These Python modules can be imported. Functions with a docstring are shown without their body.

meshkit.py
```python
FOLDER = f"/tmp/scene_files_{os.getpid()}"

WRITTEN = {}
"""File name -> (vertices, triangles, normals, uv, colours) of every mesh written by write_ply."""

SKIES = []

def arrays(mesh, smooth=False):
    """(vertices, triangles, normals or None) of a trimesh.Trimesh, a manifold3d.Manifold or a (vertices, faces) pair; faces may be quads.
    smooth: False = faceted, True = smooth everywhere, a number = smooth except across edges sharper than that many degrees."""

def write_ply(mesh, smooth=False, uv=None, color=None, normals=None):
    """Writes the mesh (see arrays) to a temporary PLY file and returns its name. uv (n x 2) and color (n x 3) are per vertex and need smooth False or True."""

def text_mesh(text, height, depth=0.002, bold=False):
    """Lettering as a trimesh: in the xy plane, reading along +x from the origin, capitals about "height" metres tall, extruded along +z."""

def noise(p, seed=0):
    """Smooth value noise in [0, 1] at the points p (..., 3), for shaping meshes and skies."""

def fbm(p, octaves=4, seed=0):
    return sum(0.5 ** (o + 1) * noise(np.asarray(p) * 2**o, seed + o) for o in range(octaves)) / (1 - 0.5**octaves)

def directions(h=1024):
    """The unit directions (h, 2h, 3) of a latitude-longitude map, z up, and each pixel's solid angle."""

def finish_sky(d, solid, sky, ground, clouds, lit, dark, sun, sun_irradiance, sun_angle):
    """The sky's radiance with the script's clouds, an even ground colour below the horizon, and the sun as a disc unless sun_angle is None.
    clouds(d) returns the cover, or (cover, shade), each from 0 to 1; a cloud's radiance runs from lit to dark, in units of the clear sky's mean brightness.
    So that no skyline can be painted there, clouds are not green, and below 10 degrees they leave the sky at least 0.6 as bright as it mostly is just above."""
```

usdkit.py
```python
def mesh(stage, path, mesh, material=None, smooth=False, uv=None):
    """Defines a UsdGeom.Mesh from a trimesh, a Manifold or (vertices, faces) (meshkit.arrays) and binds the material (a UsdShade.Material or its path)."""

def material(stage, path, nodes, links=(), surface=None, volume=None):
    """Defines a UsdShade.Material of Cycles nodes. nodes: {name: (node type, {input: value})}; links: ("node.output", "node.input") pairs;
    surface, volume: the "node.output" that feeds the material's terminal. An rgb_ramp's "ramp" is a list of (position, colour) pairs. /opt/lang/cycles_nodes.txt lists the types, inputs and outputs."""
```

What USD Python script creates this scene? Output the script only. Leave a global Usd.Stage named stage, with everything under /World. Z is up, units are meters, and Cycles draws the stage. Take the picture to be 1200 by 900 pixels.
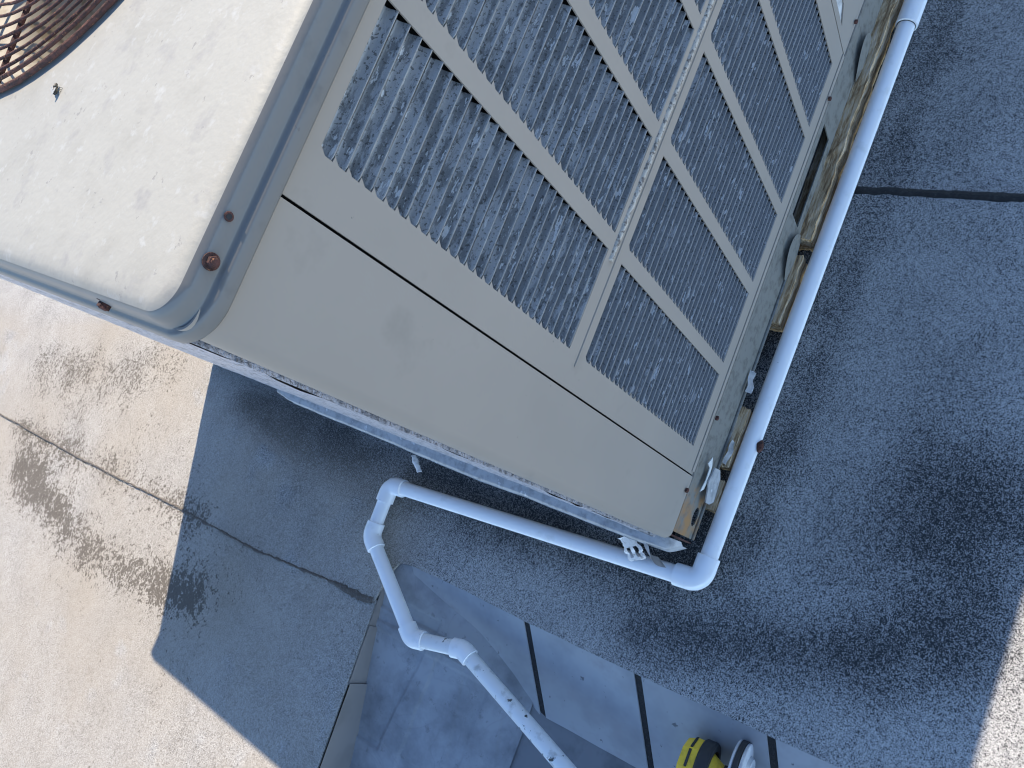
import math, numpy as np, trimesh, manifold3d as m3
import shapely.geometry as sg
from shapely.ops import unary_union
from pxr import Usd, UsdGeom, UsdLux, UsdShade, Gf, Sdf, Vt
import usdkit, meshkit

stage = Usd.Stage.CreateInMemory()
UsdGeom.SetStageUpAxis(stage, UsdGeom.Tokens.z)
UsdGeom.SetStageMetersPerUnit(stage, 1.0)
stage.SetDefaultPrim(UsdGeom.Xform.Define(stage, '/World').GetPrim())
UsdGeom.Scope.Define(stage, '/World/Looks')
rng = np.random.default_rng(7)

# ------------------------------------------------------------------ camera
cam = UsdGeom.Camera.Define(stage, '/World/camera')
R_ = np.array([[0.36801104, -0.78399141, -0.49992534], [-0.92158412, -0.23613617, -0.30809481], [0.12349323, 0.57410554, -0.80941476]])
C_ = np.array([0.020395, -0.44814313, 1.35836318])
mat = np.eye(4); mat[0, :3] = R_[0]; mat[1, :3] = -R_[1]; mat[2, :3] = -R_[2]; mat[3, :3] = C_
cam.AddTransformOp().Set(Gf.Matrix4d(*mat.ravel().tolist()))
cam.CreateHorizontalApertureAttr(36.0); cam.CreateVerticalApertureAttr(27.0)
cam.CreateFocalLengthAttr(36.0 * 894.9163 / 1200)
cam.CreateClippingRangeAttr(Gf.Vec2f(0.01, 2000))
cam.CreateExposureAttr(0.92)

# ------------------------------------------------------------------ sky and sun
SUN = np.array([0.708, 0.429, 1.0]); SUN /= np.linalg.norm(SUN)
usdkit.material(stage, '/World/Looks/sky_light', {
    's': ('sky_texture', {'sky_type': 'single_scattering', 'sun_disc': False, 'sun_elevation': float(math.asin(SUN[2])), 'sun_rotation': float(math.atan2(SUN[0], SUN[1])), 'air_density': 1.0, 'aerosol_density': 0.1, 'ozone_density': 5.5}),
    'b': ('background_shader', {'strength': 0.148})}, [('s.color', 'b.color')], surface='b.background')
dome = UsdLux.DomeLight.Define(stage, '/World/sky')
UsdShade.MaterialBindingAPI.Apply(dome.GetPrim()).Bind(UsdShade.Material.Get(stage, '/World/Looks/sky_light'))
sun = UsdLux.DistantLight.Define(stage, '/World/sun')
sun.CreateNormalizeAttr(True); sun.CreateIntensityAttr(1.05); sun.CreateAngleAttr(0.5); sun.CreateColorAttr(Gf.Vec3f(1.0, 0.885, 0.72))
zx = SUN; xx = np.cross([0, 0, 1], zx); xx /= np.linalg.norm(xx); yx = np.cross(zx, xx)
sm = np.eye(4); sm[0, :3] = xx; sm[1, :3] = yx; sm[2, :3] = zx
sun.AddTransformOp().Set(Gf.Matrix4d(*sm.ravel().tolist()))

# ------------------------------------------------------------------ helpers: prims
used = {}
def path_for(name, parent):
    base = parent.GetPath().pathString if parent is not None else '/World'
    k = used.get((base, name), 0); used[(base, name)] = k + 1
    return base + '/' + (name if k == 0 else '%s_%03d' % (name, k))

def tag(o, label=None, cat=None, group=None, kind=None):
    p = o.GetPrim() if hasattr(o, 'GetPrim') else o
    for k, v in (('label', label), ('category', cat), ('group', group), ('kind', kind)):
        if v: p.SetCustomDataByKey(k, v)
    return p

def obj(name, mesh, mtl, parent=None, smooth=35, label=None, cat=None, group=None, kind=None):
    if isinstance(mesh, list): mesh = trimesh.util.concatenate(mesh)
    m = usdkit.mesh(stage, path_for(name, parent), mesh, L[mtl], smooth=smooth)
    tag(m, label, cat, group, kind)
    return m.GetPrim()

def thing(name, label=None, cat=None, group=None, kind=None, loc=(0, 0, 0)):
    x = UsdGeom.Xform.Define(stage, path_for(name, None))
    x.AddTranslateOp().Set(Gf.Vec3d(*map(float, loc)))
    return tag(x, label, cat, group, kind)

def part(name, parent):                                  # a part that only holds sub-parts
    return UsdGeom.Xform.Define(stage, path_for(name, parent)).GetPrim()

# ------------------------------------------------------------------ helpers: shapes
def box(x0, x1, y0, y1, z0, z1):
    b = trimesh.creation.box((x1 - x0, y1 - y0, z1 - z0)); b.apply_translation(((x0 + x1) / 2, (y0 + y1) / 2, (z0 + z1) / 2)); return b

def rbox(x0, x1, y0, y1, z0, z1, r=0.002, seg=12):
    r = min(r, (x1 - x0) * .49, (y1 - y0) * .49, (z1 - z0) * .49)
    s = m3.Manifold.sphere(r, seg)
    h = m3.Manifold.batch_hull([s.translate((x, y, z)) for x in (x0 + r, x1 - r) for y in (y0 + r, y1 - r) for z in (z0 + r, z1 - r)])
    m = h.to_mesh(); return trimesh.Trimesh(m.vert_properties[:, :3], m.tri_verts)

def to_tm(man):
    m = man.to_mesh(); return trimesh.Trimesh(m.vert_properties[:, :3], m.tri_verts)

def tube(pts, r, seg=20, caps=True, rr=None):
    """A round bar along a polyline; rr: radius per point."""
    pts = np.asarray(pts, float); n = len(pts)
    t = np.gradient(pts, axis=0) if n > 2 else np.repeat([pts[1] - pts[0]], 2, 0)
    t /= np.linalg.norm(t, axis=1)[:, None]
    a = np.array([0, 0, 1.0]) if abs(t[0][2]) < .9 else np.array([1.0, 0, 0])
    u = np.cross(t[0], a); u /= np.linalg.norm(u)
    ang = np.linspace(0, 2 * np.pi, seg, endpoint=False); V = []
    for i in range(n):
        u = u - t[i] * (u @ t[i]); u /= np.linalg.norm(u); w = np.cross(t[i], u)
        V.append(pts[i] + (rr[i] if rr is not None else r) * (np.cos(ang)[:, None] * u + np.sin(ang)[:, None] * w))
    V = np.vstack(V); F = []
    for i in range(n - 1):
        for j in range(seg):
            k = (j + 1) % seg
            F += [[i * seg + j, i * seg + k, (i + 1) * seg + k], [i * seg + j, (i + 1) * seg + k, (i + 1) * seg + j]]
    if caps:
        V = np.vstack([V, pts[:1], pts[-1:]]); c0, c1 = n * seg, n * seg + 1
        for j in range(seg):
            k = (j + 1) % seg
            F += [[c0, k, j], [c1, (n - 1) * seg + j, (n - 1) * seg + k]]
    m = trimesh.Trimesh(V, F, process=False)
    if m.volume < 0: m.invert()
    return m

def grid(fn, us, vs):
    """A sheet of fn(u, v) -> (x, y, z); the faces look up if u runs along x and v along y."""
    U, W = np.meshgrid(us, vs, indexing='ij'); P = fn(U.ravel(), W.ravel())
    nu, nv = len(us), len(vs); i = (np.arange(nu - 1)[:, None] * nv + np.arange(nv - 1)).ravel()
    F = np.vstack([np.c_[i, i + nv, i + nv + 1], np.c_[i, i + nv + 1, i + 1]])
    return trimesh.Trimesh(P, F, process=False)

def extrude_xz(poly, y0, y1):
    """A shapely polygon in (x, z) as a plate from y0 to y1."""
    m = trimesh.creation.extrude_polygon(poly, y1 - y0, engine='earcut')
    v = np.array(m.vertices); m.vertices = np.c_[v[:, 0], y0 + v[:, 2], v[:, 1]]
    m.invert()
    return m

def extrude_xy(poly, z0, z1):
    m = trimesh.creation.extrude_polygon(poly, z1 - z0, engine='earcut'); m.apply_translation((0, 0, z0)); return m

def frame_at(mesh, origin, zaxis, up=(0, 0, 1)):
    z = np.asarray(zaxis, float); z /= np.linalg.norm(z); x = np.cross(up, z)
    if np.linalg.norm(x) < 1e-6: x = np.cross((1, 0, 0), z)
    x /= np.linalg.norm(x); y = np.cross(z, x); T = np.eye(4); T[:3, 0], T[:3, 1], T[:3, 2], T[:3, 3] = x, y, z, origin
    m = mesh.copy(); m.apply_transform(T); return m

def lathe(prof, seg=40):
    """prof: (r, z) pairs, revolved about z."""
    return trimesh.creation.revolve(np.asarray(prof, float), sections=seg)

def jag(x, seed, amp, scale):
    x = np.asarray(x, float); return amp * 2 * (meshkit.fbm(np.stack([x * scale, x * 0 + seed * 3.7, x * 0 + .5], -1), 4, seed) - .5)

def wobble(mesh, amp, scale, seed=0):
    v = np.array(mesh.vertices)
    d = np.stack([meshkit.fbm(v * scale + k * 17.3, 3, seed + k) - .5 for k in range(3)], 1)
    mesh.vertices = v + 2 * amp * d; return mesh

# ------------------------------------------------------------------ materials
def mtl(name, nodes, links, surface='p.BSDF'):
    return usdkit.material(stage, '/World/Looks/' + name, nodes, links, surface=surface)

def worn(name, base, dirt, rough=.5, metallic=0.0, scale=40, lo=.5, hi=.62, fine=400, bump=.15, bdist=.001, tint=.06, spots=None, spec=.5):
    """Base colour with slight mottling, blotches of dirt, optional spots (colour, scale, threshold, softness), and fine relief."""
    nodes = {'g': ('geometry', {}),
             'n1': ('noise_texture', {'scale': scale, 'detail': 6.0, 'roughness': .6}),
             'r1': ('map_range', {'from_min': lo, 'from_max': hi, 'clamp': True}),
             'n2': ('noise_texture', {'scale': fine, 'detail': 3.0}),
             'n3': ('noise_texture', {'scale': 7.0, 'detail': 4.0}),
             'm0': ('mix_color', {'a': np.array(base) * (1 - tint * 2), 'b': np.array(base) * (1 + tint * 2)}),
             'm1': ('mix_color', {'b': dirt}),
             'h': ('math', {'math_type': 'add'}),
             'bp': ('bump', {'strength': bump, 'distance': bdist}),
             'p': ('principled_bsdf', {'roughness': rough, 'metallic': metallic, 'specular_ior_level': spec})}
    links = [('g.position', 'n1.vector'), ('g.position', 'n2.vector'), ('g.position', 'n3.vector'), ('n1.fac', 'r1.value'), ('n3.fac', 'm0.fac'), ('m0.result', 'm1.a'), ('r1.result', 'm1.fac'),
             ('n2.fac', 'h.value1'), ('n1.fac', 'h.value2'), ('h.value', 'bp.height'), ('bp.normal', 'p.normal')]
    last = 'm1.result'
    for i, (col, sc, th, soft) in enumerate(spots or []):
        a = 'abcdef'[i]
        nodes['s' + a] = ('noise_texture', {'scale': sc, 'detail': 4.0, 'roughness': .65}); nodes['t' + a] = ('map_range', {'from_min': th, 'from_max': th + soft, 'clamp': True}); nodes['x' + a] = ('mix_color', {'b': col})
        links += [('g.position', f's{a}.vector'), (f's{a}.fac', f't{a}.value'), (f't{a}.result', f'x{a}.fac'), (last, f'x{a}.a')]
        last = f'x{a}.result'
    links.append((last, 'p.base_color'))
    return mtl(name, nodes, links)

L = {}
BEIGE = (.285, .25, .211)
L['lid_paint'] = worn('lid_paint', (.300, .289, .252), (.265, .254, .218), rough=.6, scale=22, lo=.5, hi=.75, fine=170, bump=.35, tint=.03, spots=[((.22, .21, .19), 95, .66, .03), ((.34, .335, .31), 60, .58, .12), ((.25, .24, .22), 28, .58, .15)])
L['paint'] = worn('paint', BEIGE, (.215, .192, .162), rough=.46, scale=14, lo=.60, hi=.85, fine=300, bump=.06, tint=.05, spots=[((.14, .13, .115), 90, .71, .02)])
L['shaded_skirt_paint'] = worn('shaded_skirt_paint', (.155, .148, .135), (.115, .11, .10), rough=.38, scale=30, lo=.56, hi=.75, fine=240, bump=.06, tint=.05, spots=[((.12, .11, .10), 110, .70, .02)])  # the unit paint again, darkened to put the skirt's shade into the colour
L['paint_dirty'] = worn('paint_dirty', (.48, .44, .38), (.16, .14, .12), rough=.65, scale=200, lo=.5, hi=.6, fine=500, bump=.5, bdist=.002, tint=.1)
L['blister'] = worn('blister', (.50, .49, .52), (.25, .25, .27), rough=.38, scale=120, lo=.5, hi=.62, fine=260, bump=1.0, bdist=.006, tint=.08, metallic=.35)
L['galv'] = worn('galv', (.42, .42, .42), (.27, .275, .28), rough=.55, metallic=.3, scale=60, lo=.45, hi=.65, fine=220, bump=.15, tint=.08, spots=[((.62, .62, .62), 30, .62, .05)])
L['rust'] = worn('rust', (.10, .036, .026), (.04, .017, .013), rough=.85, scale=180, lo=.42, hi=.6, fine=700, bump=.8, bdist=.002, tint=.15, spots=[((.30, .13, .06), 260, .62, .05)])
L['dark_metal'] = worn('dark_metal', (.03, .03, .032), (.015, .015, .016), rough=.7)
L['coil'] = worn('coil', (.02, .02, .022), (.01, .01, .01), rough=.8)
L['tar'] = worn('tar', (.012, .012, .013), (.03, .03, .032), rough=.55, scale=150, lo=.5, hi=.7, fine=500, bump=1.0, bdist=.004, spots=[((.3, .3, .3), 420, .69, .01)])
L['tar_dusty'] = worn('tar_dusty', (.12, .10, .085), (.16, .14, .12), rough=.9, scale=140, lo=.5, hi=.62, fine=500, bump=1.0, bdist=.004, spots=[((.3, .28, .25), 300, .62, .02)])
L['wood'] = None
L['pvc'] = worn('pvc', (.86, .86, .86), (.74, .74, .72), rough=.32, scale=30, lo=.58, hi=.75, fine=120, bump=.02, tint=.02, spots=[((.10, .10, .09), 110, .735, .02)])
L['pvc_dirty'] = worn('pvc_dirty', (.76, .76, .75), (.5, .49, .46), rough=.4, scale=40, lo=.55, hi=.7, fine=120, bump=.03, tint=.03, spots=[((.07, .07, .065), 55, .635, .02)])
L['sealant'] = worn('sealant', (.70, .68, .66), (.40, .37, .34), rough=.7, scale=120, lo=.52, hi=.66, fine=400, bump=.5, bdist=.002)
L['white_foil'] = worn('white_foil', (.62, .62, .60), (.4, .4, .39), rough=.5)
L['gutter_metal'] = worn('gutter_metal', (.34, .35, .365), (.24, .25, .265), rough=.5, scale=9, lo=.45, hi=.72, fine=120, bump=.2, tint=.08, spots=[((.12, .12, .13), 60, .66, .05), ((.30, .30, .31), 14, .54, .15)])
L['gutter_floor'] = mtl('gutter_floor', {
    'g': ('geometry', {}), 'n': ('noise_texture', {'scale': 9.0, 'detail': 6.0, 'roughness': .62}), 'r': ('map_range', {'from_min': .4, 'from_max': .68, 'clamp': True}),
    'c': ('noise_texture', {'scale': 5.5, 'detail': 3.0, 'distortion': .8}), 'c0': ('math', {'math_type': 'subtract', 'value2': .5}), 'c1': ('math', {'math_type': 'absolute'}), 'c2': ('map_range', {'from_min': .010, 'from_max': .0, 'to_max': .10, 'clamp': True}),
    's': ('noise_texture', {'scale': 42.0, 'detail': 5.0, 'roughness': .7}), 's1': ('map_range', {'from_min': .60, 'from_max': .68, 'to_max': .6, 'clamp': True}),
    'm0': ('mix_color', {'a': (.33, .338, .35), 'b': (.17, .175, .185)}), 'm1': ('mix_color', {'b': (.10, .10, .105)}), 'm2': ('mix_color', {'b': (.16, .16, .165)}),
    'h': ('math', {'math_type': 'multiply_add', 'value2': -.6}), 'bp': ('bump', {'strength': .5, 'distance': .006}), 'p': ('principled_bsdf', {'roughness': .5})},
    [('g.position', 'n.vector'), ('n.fac', 'r.value'), ('g.position', 'c.vector'), ('c.fac', 'c0.value1'), ('c0.value', 'c1.value1'), ('c1.value', 'c2.value'), ('g.position', 's.vector'), ('s.fac', 's1.value'),
     ('r.result', 'm0.fac'), ('m0.result', 'm1.a'), ('c2.result', 'm1.fac'), ('m1.result', 'm2.a'), ('s1.result', 'm2.fac'), ('m2.result', 'p.base_color'), ('c2.result', 'h.value1'), ('n.fac', 'h.value3'), ('h.value', 'bp.height'), ('bp.normal', 'p.normal')])
L['gutter_wall'] = worn('gutter_wall', (.20, .18, .168), (.15, .135, .125), rough=.5, scale=10, lo=.5, hi=.75, fine=150, bump=.1)
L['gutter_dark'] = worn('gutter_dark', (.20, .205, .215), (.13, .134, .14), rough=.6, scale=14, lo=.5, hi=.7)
L['yellow'] = worn('yellow', (.75, .50, .03), (.55, .36, .03), rough=.35, scale=60, lo=.55, hi=.75)
L['rubber'] = worn('rubber', (.018, .018, .02), (.03, .03, .03), rough=.6)
L['steel'] = worn('steel', (.60, .60, .61), (.45, .45, .46), rough=.32, metallic=.35, scale=80, lo=.5, hi=.7)
L['insect'] = worn('insect', (.10, .08, .05), (.03, .025, .02), rough=.5, scale=500, lo=.45, hi=.55)
L['wing'] = worn('wing', (.35, .33, .28), (.2, .19, .16), rough=.3, scale=400)
L['motor'] = worn('motor', (.30, .265, .205), (.20, .16, .10), rough=.6, scale=30)
L['deck'] = worn('deck', (.25, .24, .22), (.18, .17, .16), rough=.9, scale=3)

# louver slats: paint with soot and mineral flakes, ever sootier towards the bottom of the panel (an even splash and dust line)
L['slat'] = mtl('slat', {
    'g': ('geometry', {}), 'xyz': ('separate_xyz', {}),
    'sootz': ('map_range', {'from_min': .95, 'from_max': .22, 'to_min': .02, 'to_max': .23, 'clamp': True}),
    'xsc': ('mapping', {'scale': (.30, 1, 1)}), 'oi': ('object_info', {}), 'oim': ('math', {'math_type': 'multiply', 'value2': 37.0}), 'ofs': ('combine_xyz', {}), 'pv': ('vector_math', {'math_type': 'add'}),
    'lip': ('map_range', {'from_min': .0016, 'from_max': .0006, 'to_max': .65, 'clamp': True}), 'm4': ('mix_color', {'b': (.36, .35, .33)}),
    'a': ('noise_texture', {'scale': 60.0, 'detail': 6.0, 'roughness': .72}),
    'b': ('noise_texture', {'scale': 330.0, 'detail': 3.0, 'roughness': .6}),
    'c': ('noise_texture', {'scale': 120.0, 'detail': 4.0, 'roughness': .7}),
    'low': ('noise_texture', {'scale': 5.0, 'detail': 2.0}),
    'sa': ('math', {'math_type': 'add'}), 'ra': ('map_range', {'from_min': .525, 'from_max': .572, 'clamp': True}),
    'rb': ('map_range', {'from_min': .575, 'from_max': .615, 'clamp': True}),
    'rc': ('map_range', {'from_min': .61, 'from_max': .635, 'clamp': True}),
    'm1': ('mix_color', {'a': (.30, .31, .32), 'b': (.155, .163, .17)}), 'm2': ('mix_color', {'b': (.04, .04, .04)}), 'm3': ('mix_color', {'b': (.56, .57, .58)}),
    'hm': ('math', {'math_type': 'add'}), 'bp': ('bump', {'strength': .6, 'distance': .0015}),
    'rf': ('math', {'math_type': 'multiply', 'value2': .75}), 'rcf': ('math', {'math_type': 'multiply', 'value2': .8}),
    'p': ('principled_bsdf', {'roughness': .5})},
    [('g.position', 'xyz.vector'), ('xyz.z', 'sootz.value'), ('oi.random', 'oim.value1'), ('oim.value', 'ofs.x'), ('g.position', 'pv.vector1'), ('ofs.vector', 'pv.vector2'), ('pv.vector', 'xsc.vector'), ('xyz.y', 'lip.value'), ('lip.result', 'm4.fac'), ('m3.result', 'm4.a'), ('xsc.vector', 'a.vector'), ('g.position', 'b.vector'), ('xsc.vector', 'c.vector'),
     ('a.fac', 'sa.value1'), ('sootz.result', 'sa.value2'), ('sa.value', 'ra.value'), ('b.fac', 'rb.value'), ('c.fac', 'rc.value'),
     ('ra.result', 'm1.fac'), ('rb.result', 'rf.value1'), ('rf.value', 'm2.fac'), ('m1.result', 'm2.a'), ('rc.result', 'rcf.value1'), ('rcf.value', 'm3.fac'), ('m2.result', 'm3.a'), ('m4.result', 'p.base_color'),
     ('b.fac', 'hm.value1'), ('c.fac', 'hm.value2'), ('hm.value', 'bp.height'), ('bp.normal', 'p.normal')])

# base rail: greenish grey paint, rust near its open end
L['rail'] = mtl('rail', {
    'g': ('geometry', {}), 'xyz': ('separate_xyz', {}), 'near': ('map_range', {'from_min': .20, 'from_max': .07, 'to_min': -.08, 'to_max': .24, 'clamp': True}),
    'n': ('noise_texture', {'scale': 28.0, 'detail': 6.0, 'roughness': .65}), 'ad': ('math', {'math_type': 'add'}), 'rr': ('map_range', {'from_min': .60, 'from_max': .80, 'clamp': True}),
    'n2': ('noise_texture', {'scale': 60.0, 'detail': 7.0, 'roughness': .7}), 'r2': ('map_range', {'from_min': .48, 'from_max': .68, 'clamp': True}),
    'm0': ('mix_color', {'a': (.175, .167, .147), 'b': (.08, .072, .06)}), 'm1': ('mix_color', {'b': (.30, .165, .07)}), 'bp': ('bump', {'strength': .25, 'distance': .001}), 'p': ('principled_bsdf', {'roughness': .5})},
    [('g.position', 'xyz.vector'), ('xyz.x', 'near.value'), ('g.position', 'n.vector'), ('n.fac', 'ad.value1'), ('near.result', 'ad.value2'), ('ad.value', 'rr.value'), ('g.position', 'n2.vector'), ('n2.fac', 'r2.value'),
     ('r2.result', 'm0.fac'), ('m0.result', 'm1.a'), ('rr.result', 'm1.fac'), ('m1.result', 'p.base_color'), ('n2.fac', 'bp.height'), ('bp.normal', 'p.normal')])

L['wood'] = mtl('wood', {
    'g': ('geometry', {}), 'mp': ('mapping', {'scale': (14, 160, 160)}), 'n': ('noise_texture', {'scale': 1.0, 'detail': 6.0, 'roughness': .7}),
    'r': ('rgb_ramp', {'ramp': [(.28, (.05, .035, .025)), (.44, (.34, .20, .09)), (.53, (.56, .39, .22)), (.75, (.60, .50, .40))]}),
    'bp': ('bump', {'strength': 1.0, 'distance': .003}), 'p': ('principled_bsdf', {'roughness': .9})},
    [('g.position', 'mp.vector'), ('mp.vector', 'n.vector'), ('n.fac', 'r.fac'), ('r.color', 'p.base_color'), ('n.fac', 'bp.height'), ('bp.normal', 'p.normal')])

# mineral granules of the roofing; "stain" and "crust" are where the white coat is worn off or dirt has settled
L['roofing'] = mtl('roofing', {
    'g': ('geometry', {}), 'st': ('attribute', {'attribute': 'stain'}), 'cr': ('attribute', {'attribute': 'crust'}),
    'v': ('voronoi_texture', {'scale': 780.0}), 'sep': ('separate_color', {}),
    'n0': ('noise_texture', {'scale': 9.0, 'detail': 5.0, 'roughness': .6}), 'n0m': ('map_range', {'from_min': .3, 'from_max': .7, 'to_min': -.10, 'to_max': .10}),
    'n1': ('noise_texture', {'scale': 330.0, 'detail': 3.0}), 'n1m': ('map_range', {'from_min': .3, 'from_max': .7, 'to_min': -.16, 'to_max': .16}),
    'nb': ('noise_texture', {'scale': 120.0, 'detail': 4.0, 'roughness': .7}), 'nbm': ('map_range', {'from_min': .3, 'from_max': .7, 'to_min': -.17, 'to_max': .17}), 'a0': ('math', {'math_type': 'add'}), 'a1': ('math', {'math_type': 'add'}), 'a2': ('math', {'math_type': 'add'}), 'stm': ('math', {'math_type': 'multiply', 'value2': -.50}), 'a3': ('math', {'math_type': 'add'}),
    'rp': ('rgb_ramp', {'ramp': [(-.0, (.035, .035, .037)), (.10, (.085, .084, .083)), (.30, (.25, .246, .24)), (.52, (.36, .352, .34)), (.80, (.44, .425, .40)), (1, (.56, .54, .51))]}),
    'c1': ('noise_texture', {'scale': 58.0, 'detail': 7.0, 'roughness': .78}), 'c1b': ('noise_texture', {'scale': 170.0, 'detail': 3.0}), 'c1bm': ('map_range', {'from_min': .3, 'from_max': .7, 'to_min': -.13, 'to_max': .13}), 'c1c': ('math', {'math_type': 'add'}), 'c1a': ('math', {'math_type': 'add'}), 'c2': ('map_range', {'from_min': .80, 'from_max': .84, 'clamp': True}), 'c2m': ('math', {'math_type': 'multiply', 'value2': .8}),
    'cc': ('mix_color', {'b': (.075, .060, .045)}), 'warm': ('noise_texture', {'scale': 2.2, 'detail': 3.0}), 'wr': ('map_range', {'from_min': .3, 'from_max': .72, 'to_min': .2, 'to_max': .75, 'clamp': True}), 'crw': ('map_range', {'from_min': 0.0, 'from_max': .07, 'clamp': True}), 'wf': ('math', {'math_type': 'multiply'}), 'wm': ('mix_color', {'b': (.34, .288, .222)}),
    'bp': ('bump', {'strength': .7, 'distance': .0016}), 'p': ('principled_bsdf', {'roughness': .85, 'specular_ior_level': .3})},
    [('g.position', 'v.vector'), ('v.color', 'sep.color'), ('g.position', 'n0.vector'), ('n0.fac', 'n0m.value'), ('g.position', 'n1.vector'), ('n1.fac', 'n1m.value'),
     ('g.position', 'nb.vector'), ('nb.fac', 'nbm.value'), ('nbm.result', 'a0.value2'), ('sep.r', 'a0.value1'), ('a0.value', 'a1.value1'), ('n0m.result', 'a1.value2'), ('a1.value', 'a2.value1'), ('n1m.result', 'a2.value2'), ('st.fac', 'stm.value1'), ('a2.value', 'a3.value1'), ('stm.value', 'a3.value2'), ('a3.value', 'rp.fac'),
     ('g.position', 'c1.vector'), ('g.position', 'c1b.vector'), ('c1b.fac', 'c1bm.value'), ('c1.fac', 'c1c.value1'), ('c1bm.result', 'c1c.value2'), ('c1c.value', 'c1a.value1'), ('cr.fac', 'c1a.value2'), ('c1a.value', 'c2.value'), ('c2.result', 'c2m.value1'), ('g.position', 'warm.vector'), ('warm.fac', 'wr.value'), ('cr.fac', 'crw.value'), ('crw.result', 'wf.value1'), ('wr.result', 'wf.value2'), ('wf.value', 'wm.fac'), ('rp.color', 'wm.a'),
     ('wm.result', 'cc.a'), ('c2m.value', 'cc.fac'), ('cc.result', 'p.base_color'), ('a2.value', 'bp.height'), ('bp.normal', 'p.normal')])

# ------------------------------------------------------------------ roof: sheets of mineral felt, a metal-lined gutter let into it
def polyline(pts, t):
    pts = np.asarray(pts, float); return np.interp(t, pts[:, 0], pts[:, 1])
SEAM_L = [(-9, -.12), (.645, -.322), (.667, -.3255), (.82, -.338), (1.06, -.364), (1.41, -.374), (1.94, -.403), (2.6, -.4245), (10, -.66)]
SEAM_R = [(-9, 1.1), (-.3135, .7757), (-.044, .7645), (2.6, .665), (10, .43)]
EDGE = [(-1.7, -.146), (-.3121, -.1888), (-.2022, -.195), (.0337, -.2048), (.2769, -.2125), (.4432, -.2143), (.5902, -.2198), (.622, -.228), (.645, -.30)]
def seam_l(y): return polyline(SEAM_L, y) + jag(y, 3, .004, 9)
def seam_r(y): return polyline(SEAM_R, y) + jag(y, 5, .004, 9)
def edge_x(y): return polyline(EDGE, y) + jag(y, 8, .0015, 14)
def wall_y(x): return .6423 + (x + .2956) * .059 + jag(x, 11, .0015, 14)

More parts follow.
